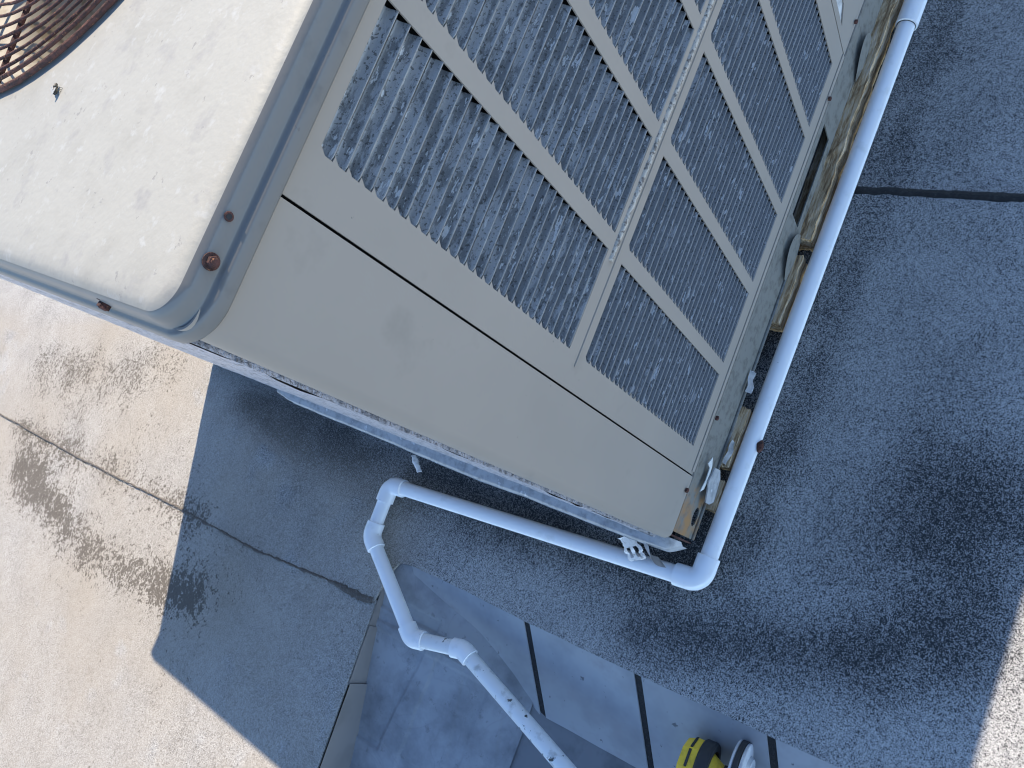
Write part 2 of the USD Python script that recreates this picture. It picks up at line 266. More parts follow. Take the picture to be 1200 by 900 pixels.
def bl(x, y, cx, cy, rx, ry): return np.exp(-((x - cx) / rx) ** 2 - ((y - cy) / ry) ** 2)
def seg(x, y, pts, w):
    d = np.full(len(x), 9.0)
    for (ax, ay), (bx, by) in zip(pts[:-1], pts[1:]):
        t = np.clip(((x - ax) * (bx - ax) + (y - ay) * (by - ay)) / ((bx - ax) ** 2 + (by - ay) ** 2), 0, 1)
        d = np.minimum(d, np.hypot(x - ax - t * (bx - ax), y - ay - t * (by - ay)))
    return np.exp(-(d / w) ** 2)
def stains(x, y):
    p = np.stack([x * 11, y * 11, x * 0], -1); n = meshkit.fbm(p, 4, 21); n2 = meshkit.fbm(p * .35, 3, 22)
    s = 1.0 * bl(x, y, .235, -.375, .115, .115) + .3 * bl(x, y, .27, -.32, .16, .09)
    s += .9 * seg(x, y, [(-.135, .04), (-.10, -.06), (-.055, -.19), (-.02, -.31), (.06, -.42)], .062)
    s += .35 * bl(x, y, .12, -.30, .12, .14)
    s += .55 * seg(x, y, [(.0, -.075), (.35, -.085), (1.2, -.10)], .03)
    s += 1.0 * np.where(x > -.02, bl(x, y, .5, -.0, 9, .05), 0)
    s += .9 * seg(x, y, [(-.0, -.0), (-.012, .25), (-.02, .7), (-.03, 1.35)], .045)
    s += .6 * seg(x, y, [(-.05, .05), (-.10, .68), (-.06, 1.2)], .05) + .45 * bl(x, y, -.06, 1.12, .08, .22)
    s += .3 * bl(x, y, .95, -.14, .22, .09)
    s += .42 * bl(x, y, -.45, 1.12, .16, .1) + .3 * bl(x, y, -.2, 1.0, .12, .1)
    s += .05 * bl(x, y, .5, -.15, .7, .33)
    s = s * (.45 + 1.1 * n) + .28 * np.clip(n2 - .52, 0, 1) - .10 - .04 / (1 + np.exp((x + .02) / .09)) / (1 + np.exp(-(y - .62) / .08))
    c = .10 / (1 + np.exp((x + .1) / .05)) * np.clip((y - .5) / .2, 0, 1) + .10 * (x < -.25) * (y < .5) + .19 * seg(x, y, [(-.0, 1.72), (-.06, 1.95), (-.12, 2.15), (-.2, 2.45)], .12) + .24 * seg(x, y, [(-.54, 2.3), (-.60, 2.0), (-.625, 1.72), (-.60, 1.45), (-.56, 1.22)], .075)
    c += .10 * bl(x, y, -.25, 1.9, .2, .5) + .13 * bl(x, y, -.5, 2.2, .16, .3) + .12 * bl(x, y, -.47, 1.3, .14, .25) + .10 * seg(x, y, [(-.42, 2.5), (-.36, 1.3)], .05)
    c = c + .22 * (meshkit.fbm(p * 1.3, 3, 25) - .5) * (c > .07)
    return np.clip(s, -.5, 1.05), np.clip(c, 0, .5)

def primvar(prim, name, val):
    UsdGeom.PrimvarsAPI(prim).CreatePrimvar(name, Sdf.ValueTypeNames.FloatArray, 'vertex').Set(Vt.FloatArray.FromNumpy(np.asarray(val, np.float32)))

def roof_sheet(fn, us, vs, parent, label=None):
    m = grid(fn, us, vs)
    v = np.array(m.vertices); nu, nv = len(us), len(vs)
    # the cut edges hang down a little so that each sheet has a thickness
    idx = np.arange(nu * nv).reshape(nu, nv); loop = np.r_[idx[:, 0], idx[-1, 1:], idx[-2::-1, -1], idx[0, -2:0:-1]]
    low = v[loop].copy(); low[:, 2] -= .006; k = len(loop); b = len(v) + np.arange(k)
    F = np.vstack([m.faces, np.c_[loop, b, np.roll(b, -1)], np.c_[loop, np.roll(b, -1), np.roll(loop, -1)]])
    v = np.vstack([v, low])
    o = obj('roofing_sheet', (v, F), 'roofing', parent, smooth=30, label=label)
    s, c = stains(v[:, 0], v[:, 1]); mm = usdkit.UsdGeom.Mesh(o)
    pts = np.array(mm.GetPointsAttr().Get()); s, c = stains(pts[:, 0].astype(float), pts[:, 1].astype(float))
    primvar(o, 'stain', s); primvar(o, 'crust', c)
    return o

roof = thing('roof', 'flat roof of pale mineral felt sheets under the air conditioner', 'roof', kind='structure')
def hills(x, y): return .0025 * (meshkit.fbm(np.stack([x * 6, y * 6, x * 0], -1), 3, 31) - .5)
ys_all = np.r_[np.linspace(-8, -1.75, 12)[:-1], np.linspace(-1.75, -.62, 24)[:-1], np.linspace(-.62, .645, 150)]
ys_up = np.r_[np.linspace(.645, 2.9, 250), np.linspace(2.9, 10, 16)[1:]]
lin = np.linspace(0, 1, 120)
# middle sheet: between the two seams; its gutter side follows the gutter edge
def mid(u, y):
    left = np.where(y < .645, np.where(y < -1.7, seam_l(y) - .004, edge_x(np.clip(y, -1.7, .645))), seam_l(y) - .004)
    x = left + (seam_r(y) + .004 - left) * u; return np.c_[x, y, hills(x, y)]
mid_ys = np.r_[ys_all, ys_up[1:]]
roof_sheet(mid, lin, mid_ys, roof)
def left_sheet(u, v):                      # beyond the left seam, down to the gutter's end wall
    x0 = -1.46; yy = .645 + v
    x = x0 + (seam_l(np.clip(yy, .645, 12)) - x0) * u; lo = wall_y(x)
    y = lo + v * (10 - lo) / (10 - .645); return np.c_[x, y, hills(x, y) - .004]
roof_sheet(left_sheet, lin, np.r_[np.linspace(0, 2.3, 240), np.linspace(2.3, 9.355, 14)[1:]], roof)
def right_sheet(u, y):
    x = seam_r(y) + (1.87 - seam_r(y)) * u; return np.c_[x, y, hills(x, y) - .004]
roof_sheet(right_sheet, np.linspace(0, 1, 90), mid_ys, roof)
coarse = np.linspace(-8, 10, 30)
for x0 in (-7.9, -6.6, -5.3, -4.0, -2.7): roof_sheet(lambda u, y, a=x0: np.c_[a + u * 1.24, y, 0 * u - .002], np.linspace(0, 1, 6), coarse, roof)
for x0 in (1.868, 3.0, 4.15, 5.3, 6.45): roof_sheet(lambda u, y, a=x0: np.c_[a + u * 1.148, y, 0 * u - .009 - .002 * (a > 2)], np.linspace(0, 1, 6), coarse, roof)
roof_sheet(lambda u, y: np.c_[-1.46 + u * 1.3, y, 0 * u - .003], np.linspace(0, 1, 6), np.linspace(-8, -1.72, 10), roof)
obj('deck', box(-8, 8, -8.05, 10.05, -.8, -.32), 'deck', roof)

# tar along the two laps
def tar_strip(xf, y0, y1, n, wl, wr, z, name, label=None):
    y = np.linspace(y0, y1, n); a = xf(y) - wl(y); b = xf(y) + wr(y)
    P = []
    for f in np.linspace(0, 1, 5): P.append(np.c_[a + (b - a) * f, y, z + .003 * np.sin(np.pi * f) + hills(a, y)])
    P = np.stack(P, 0).reshape(-1, 3); nv = n; i = (np.arange(4)[:, None] * nv + np.arange(nv - 1)).ravel()
    F = np.vstack([np.c_[i, i + nv, i + nv + 1], np.c_[i, i + nv + 1, i + 1]])
    obj(name, (P, F), 'tar' if wl is not None and y0 < 0 else 'tar_dusty', roof, smooth=True, label=label)
pos = lambda a: np.clip(a, .0004, None)
tar_strip(seam_r, -2.5, 2.4, 900, lambda y: pos(.0085 + jag(y, 41, .007, 30)), lambda y: pos(.0075 + jag(y, 42, .004, 55)), .0002, 'tar_seam', 'black tar line along the lap right of the unit')
def wl(y): return pos(.0034 + jag(y, 43, .0045, 60) + jag(y, 47, .003, 260) + .010 * np.exp(-((y - .70) / .06) ** 2) * (1 + jag(y, 44, 1.0, 90)))
def wr(y): return pos(.0024 + jag(y, 45, .004, 70) + jag(y, 48, .003, 240) + .004 * np.exp(-((y - .72) / .05) ** 2) * (1 + jag(y, 46, 1.0, 90)))
tar_strip(seam_l, .648, 3.6, 3000, wl, wr, .0004, 'tar_seam', 'thin dark crack along the lap left of the unit')

# gutter: floor that falls away from its corner, cant panels with open joints, and an end wall
from scipy.interpolate import RBFInterpolator
ctrl = np.array([(-.23, .62, -.012), (-.30, .64, -.016), (-.38, .635, -.035), (-.50, .63, -.062), (-.69, .62, -.105), (-1.0, .60, -.125), (-.284, .3976, -.055), (-.335, .30, -.09), (-.364, .2258, -.12), (-.365, .10, -.122), (-.351, -.0096, -.122),
                 (-.345, -.3, -.125), (-.34, -1.7, -.135), (-.7, -1.7, -.14), (-.7, 0, -.135), (-.5, .25, -.118), (-1.5, 0, -.14), (-1.5, .6, -.135), (-1.5, -1.7, -.14), (-.35, .5, -.055), (-.5, .45, -.085)])
fz_ = RBFInterpolator(ctrl[:, :2], ctrl[:, 2], kernel='thin_plate_spline', smoothing=1e-5)
def floor_z(x, y):
    p = np.c_[np.ravel(x), np.ravel(y)]
    st = sum(h * np.clip((p[:, 1] - (a + b * (p[:, 0] + .4) + jag(p[:, 0], 90 + k, .010, 9))) / .006, 0, 1) * (p[:, 0] > xa) * (p[:, 0] < xb) for k, (a, b, h, xa, xb) in enumerate(((.47, -.10, .0045, -.75, -.33), (.505, -.22, -.0038, -.62, -.30), (.40, .10, .0022, -.8, -.36), (.345, -.05, -.0035, -.7, -.38), (.30, .18, .002, -.6, -.36))))
    return fz_(p) + st + .002 * (meshkit.fbm(np.c_[p * 14, p[:, 0] * 0], 3, 61) - .5)
gutter = thing('roof_gutter', 'sunken grey metal lined gutter cut into the roof below the pipe', 'gutter', kind='structure')
def sheet_floor(x0, x1, y0, y1, dz, n, mat, label=None):
    m = grid(lambda u, v: np.c_[x0 + (x1 - x0) * u, y0 + (y1 - y0) * v, floor_z(x0 + (x1 - x0) * u, y0 + (y1 - y0) * v) + dz], np.linspace(0, 1, n), np.linspace(0, 1, n))
    obj('floor_sheet', m, mat, gutter, smooth=True, label=label)
sheet_floor(-.92, -.222, .253, .66, .002, 190, 'gutter_floor')
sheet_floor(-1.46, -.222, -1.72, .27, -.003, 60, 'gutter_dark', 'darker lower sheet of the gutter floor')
sheet_floor(-1.46, -.90, .253, .66, 0, 20, 'gutter_floor')
def cant(y0, y1, skew=.05):
    us, vs = np.linspace(0, 1, 10), np.linspace(0, 1, 14)
    def fn(u, v):
        ye = y0 + (y1 - y0) * v; xt = edge_x(ye) + .002
        x = xt - .172 * u; y = ye - skew * u
        z = -.004 - .118 * u
        return np.c_[x, y, z + .0015 * (meshkit.fbm(np.c_[x * 9, y * 9, x * 0], 2, 71) - .5)]
    m = grid(fn, us, vs); m.invert()
    v = np.array(m.vertices); nrm = np.array([-.56, 0, .83]); low = v - nrm * .004; nu, nv = 10, 14
    idx = np.arange(nu * nv).reshape(nu, nv); loop = np.r_[idx[:, 0], idx[-1, 1:], idx[-2::-1, -1], idx[0, -2:0:-1]][::-1]
    b = len(v) + np.arange(len(loop)); F = np.vstack([m.faces, np.c_[loop, b, np.roll(b, -1)], np.c_[loop, np.roll(b, -1), np.roll(loop, -1)]])
    return (np.vstack([v, low[loop]]), F)
joints = [.596, .2769, .0337, -.205, -.44, -.68, -.92, -1.16, -1.4, -1.68]
for a, b in zip(joints[:-1], joints[1:]): obj('cant_panel', cant(b + .0075, a - .0075), 'gutter_metal', gutter, smooth=30)
def joint(y, w=.017):
    us, vs = np.linspace(0, 1, 8), np.linspace(-.5, .5, 3)
    m = grid(lambda u, v: np.c_[edge_x(y + v * 0) - .172 * u, y + v * w * (1.15 - .1 * u) - .05 * u, -.0085 - .118 * u + 0 * v], us, vs); m.invert(); return m
for y in joints[1:-1]: obj('joint_strip', joint(y), 'tar', gutter, smooth=True)
def wall_panel(x0, x1, out, bot):
    us, vs = np.linspace(0, 1, 16), np.linspace(0, 1, 6)
    m = grid(lambda u, v: np.c_[x0 + (x1 - x0) * u, wall_y(x0 + (x1 - x0) * u) - .002 - out - .003 * v, -.005 + (-.0) - v * (.02 + bot * np.clip(.0 - (x0 + (x1 - x0) * u) - .25, 0, 1))], us, vs)
    return m
for x0, x1, out in ((-.377, -.232, .0), (-.507, -.377, .0015), (-.86, -.503, .005), (-1.46, -.855, .007)): obj('wall_panel', wall_panel(x0, x1, out, .26), 'gutter_wall', gutter, smooth=30)
obj('end_wall', [box(-1.47, -1.455, -1.74, .60, -.3, -.004), box(-1.46, -.14, -1.745, -1.725, -.3, -.004)], 'gutter_wall', gutter)
obj('edge_strip', grid(lambda u, y: np.c_[edge_x(y) - .0015 + .004 * u, y, -.0035 - .004 * (1 - u)], np.linspace(0, 1, 2), np.linspace(-1.7, .62, 200)), 'gutter_dark', gutter, smooth=True)

# ------------------------------------------------------------------ the air conditioner
unit = thing('air_conditioner', 'large beige rooftop air conditioning unit with louvered front and rusty fan guard', 'air conditioner')
X0, X1, YB = .034, 2.0, 1.55
ZB, ZT = .162, 1.068
def back_y(z): return 1.545 + .175 * z / 1.09  # unseen back, its lean shaped to place the left edge of the shadow
# louver panel
xs0, xs1 = .1455, .928
col0, pitch, cw = .1857, .144, .1236
rows = [(1.0462, .6490, 28), (.6103, .2009, 29)]
openings = []
for zt, zb, n in rows:
    h = (zt - zb) / n
    for k in range(5):
        a, b = col0 + pitch * k, col0 + pitch * k + cw; pts = [(b, zt), (b, zb)]
        for i in range(n - 1, -1, -1):
            t = zt - h * i; pts += [(a, t - h), (a, t - .45 * h), (a + .0045, t - .02 * h)]
        openings.append(sg.Polygon(pts).buffer(0))
plate = sg.box(xs0, ZB, xs1, ZT + .01).difference(unary_union(openings))
panel = obj('louver_panel', extrude_xz(plate, -.0002, .0016), 'paint', unit, smooth=False)
def slat(a, b, zt, h, seed):
    """One blade: it leans out of the dark slot, rolls over and ends in a narrow upright lip with a returned edge."""
    ts = np.linspace(0, .9999, 11); prof = [(.0004 + .0092 * math.sin(math.pi * t ** 1.25) ** .9, zt - .0001 - (h - .0014) * t) for t in ts] + [(.0003, zt - h + .0007), (.0003, zt - h + .0001), (.0030, zt - h + .0004)]
    prof = np.array(prof); n = len(prof); P = []
    d = rng.normal(0, .00025); tilt = rng.normal(0, .0003)
    for x, push in ((a - .004, .0034), (a + .0002, .0018), (a + .004, 0), ((a + b) / 2, 0), (b - .0004, 0), (b, .0016)):
        q = prof.copy(); q[:, 0] = np.maximum(q[:, 0], push) + d * (push == 0); q[:, 1] += tilt * (x - a) / (b - a) * (push == 0); P.append(np.c_[np.full(n, x), q])
    P = np.stack(P, 0).reshape(-1, 3); F = []
    for i in range(5):
        for j in range(n - 1):
            q = i * n + j; F += [[q, q + 1, q + n + 1], [q, q + n + 1, q + n]]
    return (P, F)
for zt, zb, n in rows:
    h = (zt - zb) / n
    for k in range(5):
        a = col0 + pitch * k
        for i in range(n): obj('slat', slat(a, a + cw, zt - h * i, h, i), 'slat', panel, smooth=True)
# embossed double rib along the middle bar, crusted with dirt
zr = .6297
rib = []
for dz, r in ((.0075, .0022), (-.004, .0016)):
    xs = np.linspace(.172, .925, 160); rib.append(tube(np.c_[xs, np.full(160, -.0002) , zr + dz + 0 * xs], r, 8))
obj('rib', [rib[1]], 'paint', panel, smooth=True)
obj('dirt_ridge', wobble(trimesh.util.concatenate([tube(np.c_[np.linspace(.30, .925, 420), np.full(420, .0004), zr + .0075 + 0 * np.linspace(0, 1, 420)], .0040, 8)]), .0022, 220, 5), 'paint_dirty', panel, smooth=True)
obj('coil', box(.15, .925, .028, .034, .17, 1.06), 'coil', unit)
# corner panels with rounded corner
def corner_poly(xa, xb, ya, yb, r, t=.0018):
    outer = sg.Polygon([(xa, ya), (xb, ya), (xb, yb), (xa, yb)]); q = outer.buffer(-r).buffer(r, quad_segs=12); return q
def corner_panel(flip=False):
    full = corner_poly(X0, X0 + .4, -.0004, .4, .014); inner = full.buffer(-.0018)
    ring = full.difference(inner).intersection(sg.box(-1, -1, .1430, .0282))
    m = extrude_xy(ring, ZB - .004, ZT + .01)
    if flip:
        v = np.array(m.vertices); v[:, 0] = X0 + X1 - v[:, 0]; v = v; m.vertices = v; m.invert()
    return m
obj('corner_panel', corner_panel(), 'paint', unit, smooth=40)
# far corner: an angle with a gap; the added white sheet stands for sunlit ground
post = sg.box(.9305, ZB, X1, ZT).difference(sg.Polygon([(.945, .218), (.9462, ZT - .05), (.968, ZT - .05), (.968, .245)]))
post_p = obj('corner_panel', extrude_xz(post, -.0004, .0016), 'paint', unit, smooth=False, label='far corner panel with an open slot')
obj('liner', box(.932, 1.0, .0022, .0032, .2, 1.05), 'white_foil', unit)
obj('corner_panel', [box(X1 - .0018, X1, .0016, .12, ZB, ZT)], 'paint', unit)
# body
def wall_x(x, y0, t):
    P = []
    zs = np.linspace(.085, ZT + .01, 40); us = np.linspace(0, 1, 160)
    return grid(lambda u, v: np.c_[x + 0 * u + t * (meshkit.fbm(np.c_[u * 120, v * 45, u * 0], 3, 9) - .5), y0 + (back_y(v) - y0) * u, v], us, zs)
s = [wall_x(X0 - .0042, .0300, .0052), box(X0 - .0040, X0 + .006, .0296, .0312, .09, ZT - .006)]; s[0].vertices[:, 2] = np.minimum(s[0].vertices[:, 2], ZT - .006); obj('side_panel', s, 'blister', unit, smooth=True, label='side panel with blistered silvery paint')
s2 = wall_x(X1 - .0015, .1205, 0); s2.invert(); obj('side_panel', s2, 'paint', unit, smooth=True)
obj('back_panel', grid(lambda u, v: np.c_[X0 + (X1 - X0) * u, back_y(v), v], np.linspace(0, 1, 2), np.linspace(.02, ZT + .01, 4)), 'paint', unit)
obj('base_pan', box(X0 + .004, X1 - .004, .016, 1.55, .09, .1), 'dark_metal', unit)
# base rail with fork pocket and drain slot
fork = sg.Polygon([(.640, .0725), (.642, .120), (.8205, .1225), (.819, .0745)])
hole = sg.Point(0, 0).buffer(1, 16); from shapely import affinity
hole = affinity.translate(affinity.scale(hole, .017, .012), .088, .066)
rail_face = sg.box(.050, .045, X1 + .1, .150).difference(fork).difference(hole)
tri = trimesh.creation.extrude_polygon(rail_face.segmentize(.02), .0022, engine='earcut')
v = np.array(tri.vertices); tri.vertices = np.c_[v[:, 0], .0055 + v[:, 2], v[:, 1]]; tri.invert()
rail = obj('base_rail', tri, 'rail', unit, smooth=False)
def rolled(x0, x1):
    t = np.linspace(-.2, math.pi, 10); prof = np.c_[.0055 - .0045 + .0045 * np.cos(t), .045 - .0045 * np.sin(t)]
    us = np.linspace(x0, x1, 60)
    return prof, us
xs = np.linspace(.05, X1 + .1, 90)
obj('rolled_edge', tube(np.c_[xs, .0035 + 0 * xs, .046 + jag(xs, 51, .0015, 12)], .0032, 10), 'rail', rail, smooth=True)
obj('upper_lip', tube(np.c_[xs, .0055 + 0 * xs, .1475 + 0 * xs], .0045, 10), 'rail', rail, smooth=True)
obj('channel_back', [box(.036, X1, .028, .030, .04, .158), box(.036, X1, .0080, .03, .152, .155)], 'dark_metal', rail)
obj('inner_rust', [box(.042, .0445, .006, .03, .04, .155)], 'rust', rail)
obj('bottom_flange', box(.150, xs1 - .002, -.0022, .0002, ZB + .0005, ZB + .010), 'paint', panel)
# side flashing: galvanised strip, torn and drooping at the near end
ys = np.linspace(-.016, 1.053, 260)
out_x = polyline([(-.0166, .0318), (.010, .0150), (.0732, .0115), (.30, .0098), (.42, .0055), (.70, .0095), (1.0, .0105), (1.053, .0195)], ys) + jag(ys, 77, .0018, 10)
def flash(u, w):
    y = ys[0] + (ys[-1] - ys[0]) * w; xo = np.interp(y, ys, out_x); xi = .038
    x = xi + (xo - xi) * u
    z = .148 - .006 * u + .004 * jag(y, 78, 1.0, 8) * u - .010 * np.exp(-(y / .03) ** 2) * u - .02 * (u > .9)
    return np.c_[x, y, z]
fl = grid(flash, np.r_[np.linspace(0, .9, 8), .91, 1.0], np.linspace(0, 1, 260)); fl.invert()
flp = obj('side_flange', fl, 'galv', unit, smooth=40, label='torn galvanised flange along the foot of the side panel')
def tail(u, w):
    a = np.array([.0205, .05, .13]); b = np.array([-.001, .026, .085]); c = a + (b - a) * w[:, None]
    return c + np.c_[-.012 * np.sin(np.pi * w * .9) + (u - .5) * .018 * (1 - .35 * w), (u - .5) * .020, .010 * np.sin(np.pi * w)]
tl = grid(tail, np.linspace(0, 1, 5), np.linspace(0, 1, 12)); tl = tl if tl.face_normals[:, 2].mean() > 0 else (tl.invert() or tl); obj('torn_tail', tl, 'galv', flp, smooth=True)
# lid
LX0, LX1, LY0, LY1 = .0272, 2.0063, -.0073, 1.735
def rrect(off, r, n=14):
    x0, x1, y0, y1 = LX0 + off, LX1 - off, LY0 + off, LY1 - off; r0 = max(r - off, .004); P = []
    rb = .006
    for cx, cy, a0, r in ((x1 - rb, y1 - rb, 0, rb), (x0 + rb, y1 - rb, 90, rb), (x0 + r0, y0 + r0, 180, r0), (x1 - r0, y0 + r0, 270, r0)):
        for t in np.radians(np.linspace(a0, a0 + 90, n)): P.append((cx + r * math.cos(t), cy + r * math.sin(t)))
    return np.array(P)
prof = [(.004, 1.0630), (.0012, 1.0622), (0, 1.0640), (-.0004, 1.0680), (0, 1.0722), (.0010, 1.0752), (.0028, 1.0764), (.0044, 1.0770), (.0056, 1.0786), (.0062, 1.0830), (.0068, 1.0880), (.0082, 1.0918), (.0106, 1.0945), (.0140, 1.0970), (.0188, 1.0985), (.0270, 1.0992), (.043, 1.0995)]
FC, FR = np.array([.4586, .4826]), .2790
loops = [np.c_[rrect(o, .035), np.full(56, z)] for o, z in prof]
nl = len(loops[0]); V = np.vstack(loops); F = []
for i in range(len(loops) - 1):
    for j in range(nl):
        k = (j + 1) % nl; F += [[i * nl + j, i * nl + k, (i + 1) * nl + k], [i * nl + j, (i + 1) * nl + k, (i + 1) * nl + j]]
skirt = trimesh.Trimesh(V, F, process=False)
top_poly = sg.Polygon(loops[-1][:, :2]).difference(sg.Point(*FC).buffer(FR, 48))
tp, tf = trimesh.creation.triangulate_polygon(top_poly, engine='earcut'); tv = np.c_[tp, np.full(len(tp), 1.0995)]
top = trimesh.Trimesh(tv, tf); top = top if top.face_normals[:, 2].mean() > 0 else (top.invert() or top)
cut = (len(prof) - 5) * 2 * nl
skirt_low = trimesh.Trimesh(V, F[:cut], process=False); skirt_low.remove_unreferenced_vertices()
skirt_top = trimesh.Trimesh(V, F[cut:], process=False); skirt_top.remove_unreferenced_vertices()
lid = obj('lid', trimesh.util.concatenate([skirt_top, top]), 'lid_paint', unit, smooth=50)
obj('rim_skirt', skirt_low, 'shaded_skirt_paint', lid, smooth=True)
under = extrude_xy(sg.Polygon(rrect(.012, .03)).difference(sg.Point(*FC).buffer(FR + .004, 48)), 1.0632, 1.0645); obj('lid_underside', under, 'paint', lid)
# fan orifice, blades, motor
t = np.linspace(0, 1, 12)
orp = [(FR + .006, 1.0992), (FR, 1.1003), (FR - .004, 1.0975), (FR - .007, 1.090), (FR - .012, 1.080), (FR - .03, 1.070), (FR - .060, 1.052), (FR - .072, 1.035), (FR - .076, 1.0), (FR - .076, .90), (FR + .02, .86)]
ori = lathe(orp, 96); ori.apply_translation((FC[0], FC[1], 0)); obj('fan_shroud', ori, 'motor', unit, smooth=50)
fan = part('fan', unit)
for k in range(4):
    a = math.radians(28 + 90 * k); m = grid(lambda u, v: np.c_[.05 + .14 * u, (v - .5) * (.10 + .10 * u), .96 + (v - .5) * .07 * (1.2 - .5 * u)], np.linspace(0, 1, 8), np.linspace(0, 1, 6))
    m.apply_transform(trimesh.transformations.rotation_matrix(a, (0, 0, 1))); m.apply_translation((FC[0], FC[1], 0)); obj('blade', m, 'motor', fan, smooth=True)
hub = lathe([(0, 1.0), (.045, 1.0), (.055, .99), (.055, .93), (0, .93)], 40); hub.apply_translation((FC[0], FC[1], 0)); obj('hub', hub, 'motor', fan)
obj('inner_floor', extrude_xy(sg.Point(*FC).buffer(FR + .02, 24), .74, .75), 'dark_metal', unit)
guard = part('fan_guard', unit)
def ring(r, w, z, n=150):
    a = np.linspace(0, 2 * np.pi, n, endpoint=False); P = np.c_[FC[0] + r * np.cos(a), FC[1] + r * np.sin(a), np.full(n, z)]
    m = trimesh.creation.torus(r, w, major_sections=n, minor_sections=8); m.apply_translation((FC[0], FC[1], z)); return m
obj('rim', wobble(ring(.2825, .0030, 1.1035), .0007, 150, 3), 'rust', guard, smooth=True)
obj('rim', wobble(ring(.2755, .0020, 1.1085), .0006, 150, 4), 'rust', guard, smooth=True)
r = .2635; k = 0
while r > .05:
    obj('ring', wobble(ring(r, .0015, 1.1085 + .00004 * 0, 120), .0006, 140, 7 + k), 'rust', guard, smooth=True); r -= .0142; k += 1
for k in range(6):
    a = math.radians(60 * k + 14); d = np.array([math.cos(a), math.sin(a)])
    obj('spoke', tube([np.r_[FC + d * .05, 1.1045], np.r_[FC + d * .281, 1.1045]], .0026, 8), 'rust', guard, smooth=True)
# bolts
def hexbolt(p, n, r=.0039, mat='rust', parent=None, washer=True, h=.004):
    w = lathe([(0, .0012), (r * 1.5, .0008), (r * 1.55, 0), (0, 0)], 20) if washer else None
    hx = trimesh.creation.cylinder(r, h, sections=6); hx.apply_translation((0, 0, h / 2 + .0008)); dimple = lathe([(0, h + .0014), (r * .55, h + .0016), (r * .85, h + .0006), (r * .85, h * .5)], 18)
    obj('bolt', [frame_at(x, p, n) for x in (w, hx, dimple) if x is not None], mat, parent, smooth=25)
hexbolt((.0816, -.0015, 1.0853), (0, -1, .12), parent=lid)
hexbolt((.0345, .0984, 1.0835), (-1, 0, .12), parent=lid, r=.0044)
hr = frame_at(lathe([(.0018, .0002), (.0027, .0006), (.0034, .0001)], 16), (.1125, -.0016, 1.0872), (0, -1, .12)); hd = frame_at(trimesh.creation.cylinder(.0020, .0010, sections=16), (.1125, -.0016, 1.0872), (0, -1, .12))
obj('bolt_hole', wobble(hr, .0005, 400), 'rust', lid, smooth=True, label='rust ringed empty bolt hole'); obj('hole_depth', hd, 'coil', lid)
for p in ((.2478, .1535), (.8392, .1655), (.9906, .1687), (.118, .167)): hexbolt((p[0], -.0022 if p[0] < .92 and p[0] > .15 else -.0008, p[1] + .003), (0, -1, 0), parent=unit, r=.004, washer=False)

# bent tabs of the rail hanging out over the wood
def tab(name, x0, x1, zt, zb, bulge, label, mat='rail', seed=0):
    def fn(u, v):
        x = x0 + (x1 - x0) * u; w = np.sin(np.pi * np.clip(u, .02, .98)) ** .55
        z = zb + (zt - zb) * w * v; y = .0035 - .0045 * w - bulge * v * w
        return np.c_[x, y, z]
    m = grid(fn, np.linspace(0, 1, 20), np.linspace(0, 1, 8))
    if m.face_normals[:, 1].mean() > 0: m.invert()
    return obj(name, m, mat, rail, smooth=True, label=label)
tab('bent_tab', .545, .635, .106, .044, .0045, 'leaf shaped tab bent out of the rail')
tab('bent_tab', .955, 1.05, .108, .044, .005, 'leaf shaped tab bent out of the rail')

# ------------------------------------------------------------------ small things at the foot of the unit
shim = thing('metal_shim', 'flat pale grey metal shim wedged under the near end of the base rail', 'shim')
sh = sg.Polygon([(.116, .080), (.1165, .060), (.124, .042), (.165, .050), (.178, .066), (.176, .094), (.150, .100)]).buffer(-.003).buffer(.003)
obj('plate', extrude_xz(sh, -.0085, -.0062), 'galv', shim, smooth=30)
obj('torn_sleeve', extrude_xz(sg.Polygon([(.155, .093), (.176, .098), (.190, .109), (.176, .120), (.172, .106), (.150, .104), (.128, .112), (.135, .098)]), -.0042, -.0030), 'white_foil', shim, smooth=False)

def plank(x0, x1, y0, y1, z0, z1, seed, label):
    m = box(x0, x1, y0, y1, z0, z1)
    m = m.subdivide_to_size(.009); v = np.array(m.vertices)
    front = v[:, 1] < (y0 + y1) / 2
    v[:, 1] += np.where(front, jag(v[:, 0], seed, .005, 28) + jag(v[:, 0] + v[:, 2] * 3, seed + 1, .002, 90), 0)
    v[:, 2] += np.where(v[:, 2] > (z0 + z1) / 2, jag(v[:, 0] + v[:, 1] * 2, seed + 2, .004, 35), 0)
    v[:, 0] += jag(v[:, 1] * 5 + v[:, 2] * 7, seed + 3, .006, 30) * (np.abs(v[:, 0] - (x0 + x1) / 2) > (x1 - x0) * .46)
    m.vertices = v
    return obj('timber_packer', m, 'wood', None, smooth=25, label=label, cat='timber')
plank(.63, 2.0, -.017, .030, .003, .052, 3, 'long rotten tan timber packer under the unit rail beside the fork slot')
plank(.465, .600, -.013, .030, .003, .047, 9, 'weathered brown timber packer between two dark gaps under the rail')
plank(.19, .30, -.014, .030, .003, .045, 15, 'short splintered grey timber packer under the rail near the unit corner')
plank(.110, .165, -.013, .024, .003, .040, 20, 'crumbling timber scrap under the metal shim at the unit corner')
for k, (x, y, s) in enumerate(((.075, -.004, .012), (.060, .012, .010), (.095, .002, .008))): pass

